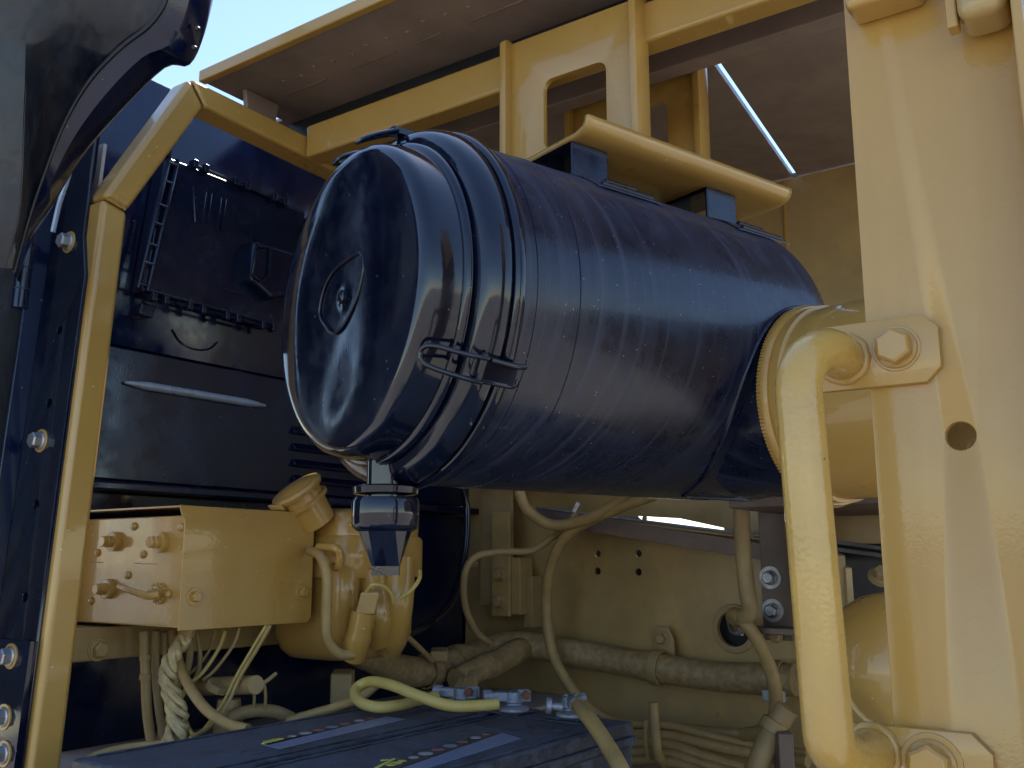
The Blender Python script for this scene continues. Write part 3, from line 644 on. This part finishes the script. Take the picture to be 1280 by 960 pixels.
def terminal(px, label, dirv, redbolt=True):
    c = oZ(*px, 1.2505); t = thing('battery_terminal', label, 'terminal', (c.x, c.y, 1.25))
    MB().box((c.x-.034, c.y-.032, 1.2502), (c.x+.034, c.y+.032, 1.2535)).build('base_pad', 'battery', t, bevel=.001)
    MB().lathe((c.x, c.y, 1.2535), EZ, [(0, .026), (.004, .026), (.007, .022), (.009, .015), (.016, .012), (.018, 0)], 28).build('post_skirt', 'lead', t)
    d = V(dirv).normalized(); sdv = d.cross(EZ)
    cl = MB().lathe((c.x, c.y, 1.266), EZ, [(0, .009), (0, .0165), (.018, .0165), (.018, .009)], 24).build('clamp', 'lead', t, bevel=.002)
    MB().obox(V((c.x, c.y, 1.276))+d*.026, d*.018, sdv*.010, EZ*.008).build('cable_lug', 'lead', cl, bevel=.003)
    MB().tube([V((c.x, c.y, 1.277))+d*.038, V((c.x, c.y, 1.277))+d*.052], .011, 14).build('crimp', 'lead', cl)
    for s in (-1, 1): MB().obox(V((c.x, c.y, 1.277))-d*.018+sdv*s*.008, d*.010, sdv*.003, EZ*.009).build('clamp_ear', 'lead', cl, bevel=.0015)
    bolt(t, V((c.x, c.y, 1.280))-d*.018-sdv*.016, -sdv, .013, .010, 'rust' if redbolt else 'lead', flange=False)
    return c
ca = terminal((642, 890), 'corroded terminal clamp on the right battery beside the groove', oZ(560, 884, 1.275)-oZ(640, 882, 1.275))
cb = terminal((715, 897), 'grey terminal clamp at the far right corner of the right battery', oZ(760, 950, 1.26)-oZ(715, 897, 1.26), False)
cc = terminal((578, 885), 'shaded terminal clamp at the back of the left battery', oZ(530, 880, 1.27)-oZ(578, 882, 1.27))
bolt_t = MB().lathe(oZ(703, 884, 1.283), (V((-RT.x, -RT.y, .1))), [(0, .006), (.016, .006), (.017, .012), (.024, .0125), (.025, .010), (.025, 0)], 18).build('wing_screw', 'lead'); tag(bolt_t, 'pale grey screw head poking left from the far right terminal clamp', 'screw')
cable('jumper_cable', [oZ(622, 880, 1.278), oZ(600, 882, 1.277), oZ(562, 882, 1.278), oZ(521, 869, 1.29), oZ(491, 857, 1.30), oZ(464, 852, 1.30), oZ(447, 859, 1.29), oZ(444, 869, 1.28), oZ(453, 879, 1.272), oZ(474, 884, 1.268), oZ(501, 881, 1.268), oZ(521, 876, 1.268), oZ(546, 870, 1.272)], .0092, 'cable_yellow', 'thick yellow battery cable looped back on itself on the left battery')
cable('ground_cable', [oZ(722, 882, 1.280), P(738, 900, 1.42), P(757, 928, 1.36), P(778, 965, 1.29), P(792, 1000, 1.25)], .0115, 'cable_tan', 'thick tan cable dropping forward from the far right battery terminal')
cable('supply_cable', [P(470, 856, 1.72), P(450, 872, 1.70), P(420, 884, 1.68), P(392, 892, 1.68), P(360, 902, 1.68)], .0085, 'cable_tan', 'tan cable running left along the back of the left battery')

# ================================================================== LOOM, PIPES AND CABLES ON THE BULKHEAD
lm = thing('wire_loom', 'thick taped brown wiring loom running across the bulkhead', 'wiring loom', oX(800, 850, 2.14))
lp = smooth([P(440, 806, 1.98), P(468, 822, 2.05), P(500, 838, 2.15), P(540, 838, 2.24), P(578, 824, 2.34), P(615, 811, 2.42), P(655, 806, 2.44), P(700, 813, 2.42), P(760, 824, 2.36), P(830, 836, 2.27), P(900, 846, 2.19), P(995, 850, 2.08)], 10)
rr = [.034+.0014*math.sin(i*.37)+random.uniform(-.0006, .0006) for i in range(len(lp))]
MB().tube(lp, rr, 20).build('main_run', 'loom', lm, ang=70)
lb = smooth([P(672, 806, 2.44), P(650, 812, 2.41), P(622, 828, 2.33), P(596, 838, 2.26), P(572, 852, 2.2)], 8)
br_ = MB().tube(lb, [min(1, .3+i*.09)*(.031+.0015*math.sin(i*.7)) for i in range(len(lb))], 20).build('branch', 'loom', lm, ang=70)
for k in range(7):
    o = random.uniform(-1, 1); MB().tube(smooth([P(576+k*3, 846-k*1.4, 2.2), P(570+k*4, 860+o, 2.16), P(560+k*4.5, 876, 2.14)], 4), .005, 8).build('loose_wire', 'loom', lm)
for p, d in (((548, 836), 2.22), ((604, 836), 2.27)):
    c = P(*p, d); i = min(range(len(lp)), key=lambda j: (lp[j]-c).length); tdir = (lp[min(i+1, len(lp)-1)]-lp[i-1]).normalized()
    MB().lathe(lp[i], tdir, [(-.014, .036), (-.014, .040), (.014, .040), (.014, .036)], 24).build('loom_band', 'loom', lm)
MB().obox(P(549, 818, 2.2), RT*.020, UP*.012, FW*.02).build('tie_block', 'yellow_dull', lm, bevel=.004)
def pclamp(px, d, top, label, mt='yellow_dull'):
    c = P(*px, d); i = min(range(len(lp)), key=lambda j: (lp[j]-c).length); tdir = (lp[min(i+1, len(lp)-1)]-lp[i-1]).normalized()
    t = thing('pipe_clamp', label, 'clamp', c)
    MB().lathe(lp[i], tdir, [(-.012, .037), (-.012, .042), (.012, .042), (.012, .037)], 28).build('strap', mt, t, bevel=.001)
    if top:
        q = oX(*top, 2.17); MB().plate([(-.03, -.055), (.03, -.055), (.028, .0), (.015, .026), (-.015, .026), (-.028, 0)], [], .006, q, -EY, EZ, .001).build('tab', mt, t)
        bolt(t, q-EX*.004, -EX, .022, .014, mt, washer=.02)
    else:
        MB().obox(lp[i]-EX*.04-EZ*.03, EX*.008, EY*.025, EZ*.012).build('buckle', 'steel', t, bevel=.002)
pclamp((825, 836), 2.27, (829, 798), 'dull yellow clamp bolted over the middle of the thick wiring loom')
pclamp((972, 848), 2.10, None, 'pipe clamp with a metal buckle at the right end of the wiring loom')

cable('bulkhead_hose', [P(648, 612, 2.3), P(660, 638, 2.3), P(690, 656, 2.3), P(730, 650, 2.25), P(765, 632, 2.2), P(790, 612, 2.15)], .0135, 'cable_tan', 'tan hose sagging in a short arc just under the canister', 'hose')
cable('long_hose', [P(820, 618, 2.12), P(780, 632, 2.18), P(735, 652, 2.26), P(706, 672, 2.30), P(688, 710, 2.34), P(683, 760, 2.36), P(692, 820, 2.33), P(720, 868, 2.3), P(752, 896, 2.26), P(790, 908, 2.22), P(850, 912, 2.17), P(930, 918, 2.1), P(955, 910, 2.06)], .0135, 'cable_tan', 'long tan hose looping down the bulkhead in front of the loom', 'hose')
cable('thin_wire', [P(722, 640, 2.3), P(706, 660, 2.31), P(690, 672, 2.36), P(664, 688, 2.34), P(620, 690, 2.3), P(592, 698, 2.27), P(580, 722, 2.26), P(582, 760, 2.28), P(596, 790, 2.32), P(612, 804, 2.36)], .0085, 'yellow_dull', 'thin brown wire crossing the upright angle bracket and dropping to the loom', 'wire')
tag(MB().obox(P(720, 634, 2.27), RT*.006+UP*.012, (RT*.8-UP*.5)*.006, FW*.006).build('cable_tie', 'steel', bevel=.002), 'small metal tie gripping the hose under the canister', 'cable tie')
cable('black_hose', [P(576, 600, 2.5), P(584, 640, 2.5), P(580, 700, 2.45), P(564, 752, 2.35), P(536, 780, 2.25), P(508, 794, 2.15), P(486, 800, 2.05)], .009, 'black_gloss', 'thin glossy black hose curving down the corner of the black panel', 'hose')
cable('corner_wire', [P(500, 788, 1.95), P(520, 806, 2.0), P(540, 826, 2.1)], .006, 'yellow_dull', 'short brown wire between the washer tank and the loom', 'wire')
cable('drain_pipe', [P(926, 612, 1.95), P(928, 680, 1.93), P(934, 740, 1.92), P(938, 762, 1.92), P(930, 772, 1.94), P(920, 774, 2.0)], .0165, 'yellow_dull', 'brown vertical pipe dropping from the canister to the bulkhead port', 'pipe', 16)
cable('port_cable', [P(918, 786, 2.2), P(916, 768, 2.0), P(930, 776, 1.94), P(950, 806, 1.92), P(966, 846, 1.92), P(970, 884, 1.93), P(960, 912, 1.95), P(930, 918, 2.02)], .014, 'cable_tan', 'tan cable arching out of the round bulkhead port', 'cable')
cable('port_wire', [P(912, 782, 2.02), P(916, 790, 2.0), P(928, 792, 1.98)], .005, 'steel', 'thin grey wire at the mouth of the round bulkhead port', 'wire')
# pipe bundle
for k, (ya, yb, r, d, lab) in enumerate(((905, 934, .010, 2.12, 'uppermost thin pipe of the bundle low on the bulkhead'), (918, 944, .012, 2.10, 'second pipe from the top of the bundle low on the bulkhead'), (930, 966, .013, 2.08, 'third pipe from the top of the bundle low on the bulkhead'), (941, 975, .012, 2.06, 'fourth pipe from the top of the bundle low on the bulkhead'), (950, 985, .010, 2.04, 'lowest pipe of the bundle low on the bulkhead'))):
    cable('pipe', [P(740, ya-1, d+.1), P(790, ya, d+.05), P(836, ya+2, d), P(880, ya+(yb-ya)*.45, d-.05), P(950, yb, d-.12), P(1010, yb+8, d-.2)], r, 'cable_tan', lab, 'pipe', 14, group='pipes low on the bulkhead')
cl = thing('rod_clip', 'upright tan rod clip holding the pipe bundle', 'clip', P(818, 955, 2.02))
MB().tube(smooth([P(817, 878, 2.04), P(819, 915, 2.03), P(823, 945, 2.03), P(832, 958, 2.06)], 5), .011, 14).build('rod', 'cable_tan', cl)
for x in (806,): MB().tube(smooth([P(808, 900, 2.06), P(807, 925, 2.05), P(810, 948, 2.05)], 5), .006, 10).build('tie_wire', 'cable_tan', cl)
cable('angled_hose', [P(985, 885, 1.75), P(968, 912, 1.75), P(950, 950, 1.74), P(938, 985, 1.74)], .021, 'yellow_dull', 'dark brown hose running diagonally down beside the handrail', 'hose', 18)
c_ = P(968, 908, 1.748); MB_dir = (P(985, 885, 1.75)-P(950, 950, 1.74)).normalized()
tag(MB().lathe(c_, MB_dir, [(-.010, .021), (-.010, .0265), (.010, .0265), (.010, .021)], 28).build('hose_clamp', 'yellow_dull', bevel=.001), 'brown ring clamp around the diagonal hose beside the handrail', 'clamp')
tag(MB().obox(P(980, 945, 1.72), RT*.014, EZ*.045, FW*.02).build('clamp_post', 'primer', bevel=.003), 'dark square post under the diagonal hose by the handrail', 'post')

# ================================================================== WIRES UNDER THE SWITCH BOX
wl = [
 ([(180, 790, 1.72), (182, 840, 1.70), (184, 890, 1.68), (192, 945, 1.62)], .0088, 'cable_tan', 'leftmost tan cable hanging from the switch box to the floor'),
 ([(196, 788, 1.74), (194, 830, 1.74), (198, 880, 1.72), (206, 930, 1.66)], .0075, 'yellow_dull', 'brown cable hanging just left of the braided strap'),
 ([(216, 790, 1.74), (220, 815, 1.70), (232, 850, 1.64), (256, 885, 1.58), (285, 905, 1.54), (310, 912, 1.52)], .0088, 'cable_tan', 'tan hose curving right from the switch box onto the left battery'),
 ([(238, 790, 1.76), (236, 830, 1.76), (222, 860, 1.74), (210, 900, 1.70), (205, 940, 1.64)], .0065, 'yellow_dull', 'brown wire crossing behind the braided strap'),
 ([(338, 782, 1.66), (322, 810, 1.66), (300, 846, 1.66), (284, 880, 1.64), (262, 908, 1.60), (238, 922, 1.56)], .0034, 'cable_tan', 'thin double wire slanting down from the right end of the switch box'),
 ([(333, 782, 1.67), (316, 810, 1.67), (294, 848, 1.67), (278, 880, 1.65), (256, 910, 1.61), (240, 924, 1.57)], .0030, 'cable_yellow', 'pale thin wire slanting beside the double wire under the switch box'),
 ([(282, 788, 1.74), (274, 810, 1.74), (254, 840, 1.72), (234, 858, 1.70), (226, 880, 1.68), (236, 910, 1.62), (243, 920, 1.60)], .0036, 'cable_yellow', 'pale thin wire looping down from the middle of the switch box'),
]
wl += [
 ([(206, 790, 1.76), (206, 830, 1.77), (202, 870, 1.76), (199, 935, 1.68)], .0045, 'cable_tan', 'slim tan wire hanging between the brown cable and the braided strap'),
 ([(246, 790, 1.77), (250, 822, 1.77), (244, 850, 1.75), (222, 880, 1.72), (214, 930, 1.66)], .0045, 'yellow_dull', 'slim brown wire bending behind the curved tan hose'),
 ([(270, 786, 1.78), (262, 812, 1.78), (246, 834, 1.77), (232, 846, 1.76)], .0030, 'cable_tan', 'short thin wire hanging under the middle of the switch box'),
 ([(300, 784, 1.72), (292, 806, 1.72), (270, 836, 1.72), (254, 850, 1.72)], .0030, 'yellow_dull', 'thin brown wire crossing above the small floor valve'),
]
for pts, r, mm, lab in wl: cable('hanging_wire', [P(*p) for p in pts], r, mm, lab, 'wire', 10, group='wires under the switch box')
br = thing('braided_strap', 'pale braided copper strap twisting down under the switch box', 'cable', P(220, 935, 1.62))
core = smooth([P(234, 788, 1.70), P(226, 806, 1.68), P(212, 830, 1.66), P(212, 855, 1.65), P(220, 885, 1.63), P(222, 910, 1.61), P(212, 940, 1.58)], 10)
MB().tube([P(238, 780, 1.70), P(232, 796, 1.69)], .015, 14).build('sleeve', 'cable_tan', br)
for s in range(6):
    pts = []
    for i, c in enumerate(core):
        a = i*.26+s*math.pi/3+.5*math.sin(s*2.1+i*.11); t = i/len(core); w_ = .008+.007*t+random.uniform(-.0008, .0008)
        pts.append(c+RT*(w_*math.cos(a))+FW*(w_*math.sin(a))+UP*(.002*math.sin(a*2)))
    MB().tube(pts, .0060, 8).build('strand', 'braid', br)
cable('flex_conduit', [P(284, 900, 1.66), P(300, 892, 1.68), P(322, 888, 1.70), P(345, 890, 1.72), P(364, 898, 1.74)], .0115, 'yellow_dull', 'ribbed brown conduit lying behind the left battery', 'conduit', 14)
cable('floor_hose', [P(92, 962, 1.45), P(120, 944, 1.47), P(160, 934, 1.5), P(200, 930, 1.52)], .006, 'cable_tan', 'tan hose lying on the floor left of the batteries', 'hose')
hb = thing('cable_band', 'pair of dark bands round the leftmost hanging tan cable', 'band', P(183, 850, 1.69))
for y, d in ((822, 1.705), (846, 1.697)):
    MB().lathe(P(182, y, d), EZ, [(-.005, .0088), (-.005, .0108), (.005, .0108), (.005, .0088)], 16).build('band', 'yellow_dull', hb, bevel=.0006)
vl = thing('floor_valve', 'small brown valve with a chain standing behind the left battery', 'valve', P(285, 905, 1.72))
MB().lathe(P(286, 888, 1.72), EZ, [(-.05, .026), (0, .026), (.004, .022), (.02, .020), (.022, .0)], 24).build('valve_base', 'yellow_dull', vl)
MB().tube([P(250, 858, 1.78), P(320, 856, 1.66)], .016, 18).build('valve_body', 'yellow_dull', vl)
MB().tube([P(270, 862, 1.70), P(274, 854, 1.70)], .020, 8).build('valve_nut', 'yellow_dull', vl)
ch = smooth([P(320, 856, 1.67), P(332, 852, 1.68), P(345, 842, 1.70)], 6)
MB().tube(ch, .0035, 8).build('chain', 'yellow_dull', vl)
for p in ((316, 872), (330, 870)):
    MB().tube(smooth([P(p[0], 854, 1.675), P(p[0]+2, 870, 1.68), P(p[0]+1, 886, 1.69)], 5), .0028, 8).build('chain', 'yellow_dull', vl)
tag(MB().obox(P(428, 858, 1.95), RT*.022, EZ*.03, FW*.02).build('floor_lug', 'yellow_dull', bevel=.005), 'small brown lug on the floor behind the yellow cable loop', 'lug')

# ================================================================== COLUMN AND HANDRAIL
XC = .75
co = thing('column', 'wide yellow steel column at the right with one round hole', 'column', (.78, .13, .9))
hc = oX(1201, 545, XC)
MB().plate([(.066, .9), (.189, .9), (.189, 2.25), (.066, 2.25)], [circle(hc.y, hc.z, .0115, 32)], .006, (XC+.003, 0, 0), EY, EZ, .0012).build('front_web', 'yellow_column', co)
MB().box((XC+.0062, .181, .9), (XC+.075, .1875, 2.25)).build('rear_flange', 'yellow_column', co, bevel=.0015)
MB().box((XC-.05, .058, .9), (XC+.006, .0655, 2.25)).build('front_flange', 'yellow_column', co, bevel=.002)
MB().box((XC+.06, .066, .9), (XC+.066, .180, 2.25)).build('inner_web', 'yellow_dirty', co)
# fittings at the top of the column
q0, q1 = oX(1062, 0, .735), oX(1155, 0, .735)
MB().box((.715, q1.y, oX(1100, 15, .735).z), (XC-.0005, q0.y, 2.06)).build('upper_block', 'yellow_column', co, bevel=.006, seg=3)
lt = thing('latch_block', 'brown yellow latch block with a hanging hook at the top of the column', 'latch', oX(1220, 35, .73))
q0, q1 = oX(1198, 0, .725), oX(1262, 0, .725)
MB().box((.705, q1.y, oX(1230, 30, .725).z), (XC-.0005, q0.y, 2.0)).build('block', 'yellow_dirty', lt, bevel=.010, seg=4)
q0, q1 = oX(1181, 0, .72), oX(1196, 0, .72)
MB().box((.715, q1.y, oX(1190, 38, .72).z), (XC-.02, q0.y, 2.0)).build('hook', 'yellow', lt, bevel=.002)

hr = thing('handrail', 'bent yellow tube handrail bolted to the column by two chamfered plates', 'handrail', (.68, .21, 1.3))
XB = .742
def bplate(y0, y1, z0, z1, ch):
    return MB().plate([(y0+ch, z0), (y1, z0), (y1, z1), (y0+ch, z1), (y0, z1-ch), (y0, z0+ch)], [], .006, (XB+.003, 0, 0), EY, EZ, .001).build('mounting_tab', 'yellow_column', hr)
bplate(.138, .223, 1.631, 1.680, .010); bplate(.126, .223, 1.325, 1.384, .012)
bolt(hr, oX(1121, 436, XB), -EX, .0235, .012, 'yellow_column', washer=.0175, rot=.3)
bolt(hr, oX(1165, 955, XB), -EX, .026, .012, 'yellow_column', washer=.021, rot=.2)
tp = oX(1054, 449, XB-.001); XR = .668
yr = oX(1000, 520, XR).y; yr2 = oX(1034, 900, XR).y
path = [tp, tp-EX*.022+EZ*.002]
arcp = []
zt = tp.z+.002
r_ = .040
ptop = V((XR, yr, zt-r_*.95)); pbot = V((XR, yr2, 1.388))
pa = V((tp.x-.025, tp.y, zt))
for k in range(1, 9):
    t = k/9; a = t*math.pi/2
    arcp.append(V((pa.x+(XR-pa.x)*math.sin(a), pa.y+(yr-pa.y)*math.sin(a), zt-(zt-ptop.z)*(1-math.cos(a)))))
low = oX(1090, 940, XB-.001)
arcb = []
for k in range(1, 9):
    t = k/9; a = t*math.pi/2
    arcb.append(V((XR+(low.x-.02-XR)*(1-math.cos(a)), yr2+(low.y-yr2)*(1-math.cos(a)), pbot.z+(low.z-pbot.z)*math.sin(a))))
full = path+arcp+[ptop]+[ptop.lerp(pbot, k/8) for k in range(1, 8)]+[pbot]+arcb+[low-EX*.02, low]
MB().tube(full, .0165, 32).build('bar', 'yellow_rail', hr, ang=60)
for c in (tp, low):
    pts = []
    for k in range(25):
        a = 2*math.pi*k/24; rr_ = .0175+random.uniform(-.0006, .0006); pts.append(V((XB-.0015, c.y+rr_*math.cos(a), c.z+rr_*math.sin(a))))
    pts[-1] = pts[0]
    MB().tube(pts, .0036, 8).build('weld_bead', 'yellow_column', hr, ang=60)

# ================================================================== BETWEEN HANDRAIL AND COLUMN
ac = thing('pressure_tank', 'glossy rounded yellow tank glimpsed between handrail and column', 'tank', P(1110, 900, 1.25))
tcx = P(1118, 842, 1.35)
tx = (RT*.94+V((FW.x, FW.y, 0))*.34).normalized()
MB().lathe(tcx-tx*.09, tx, [(0, 0)]+[(.085*(1-math.cos(a)), .112*math.sin(a)) for a in [math.pi/2*k/14 for k in range(1, 15)]]+[(.5, .112)], 64).build('tank_shell', 'yellow', ac, ang=60)
MB().tube(smooth([P(1058, 870, 1.27), P(1072, 890, 1.26), P(1092, 906, 1.25), P(1120, 915, 1.25)], 6), .006, 10, flat=.6).build('tank_strap', 'yellow_dirty', ac)
for y, dz in ((676, 0), (685, 0)):
    a, b = P(1020, y-2, 1.75), P(1150, y+16, 1.55)
    tag(MB().tube([a, b], .0036, 10).build('rod', 'steel'), 'upper thin steel rod behind the column' if y == 676 else 'lower thin steel rod behind the column', 'rod')
eb = thing('engine_block', 'dark shaded machinery behind the column above the yellow tank', 'machinery', P(1080, 745, 1.9))
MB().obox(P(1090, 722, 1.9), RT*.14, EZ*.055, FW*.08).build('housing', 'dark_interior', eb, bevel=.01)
MB().obox(P(1046, 730, 1.75), RT*.012, EZ*.055, FW*.02).build('bracket', 'yellow_dull', eb, bevel=.002)
MB().obox(P(1058, 735, 1.74), RT*.006, EZ*.04, FW*.02).build('bracket', 'yellow_dirty', eb, bevel=.002)
bolt(eb, P(1100, 722, 1.72), V((-FW.x, -FW.y, .9)), .024, .016, 'yellow_dull', washer=.022)
tag(MB().box((1.75, -.04, 1.60), (2.19, .72, 1.66)).build('dark_shelf', 'primer', bevel=.004), 'dark brown shelf under the intake duct behind the handrail', 'shelf')
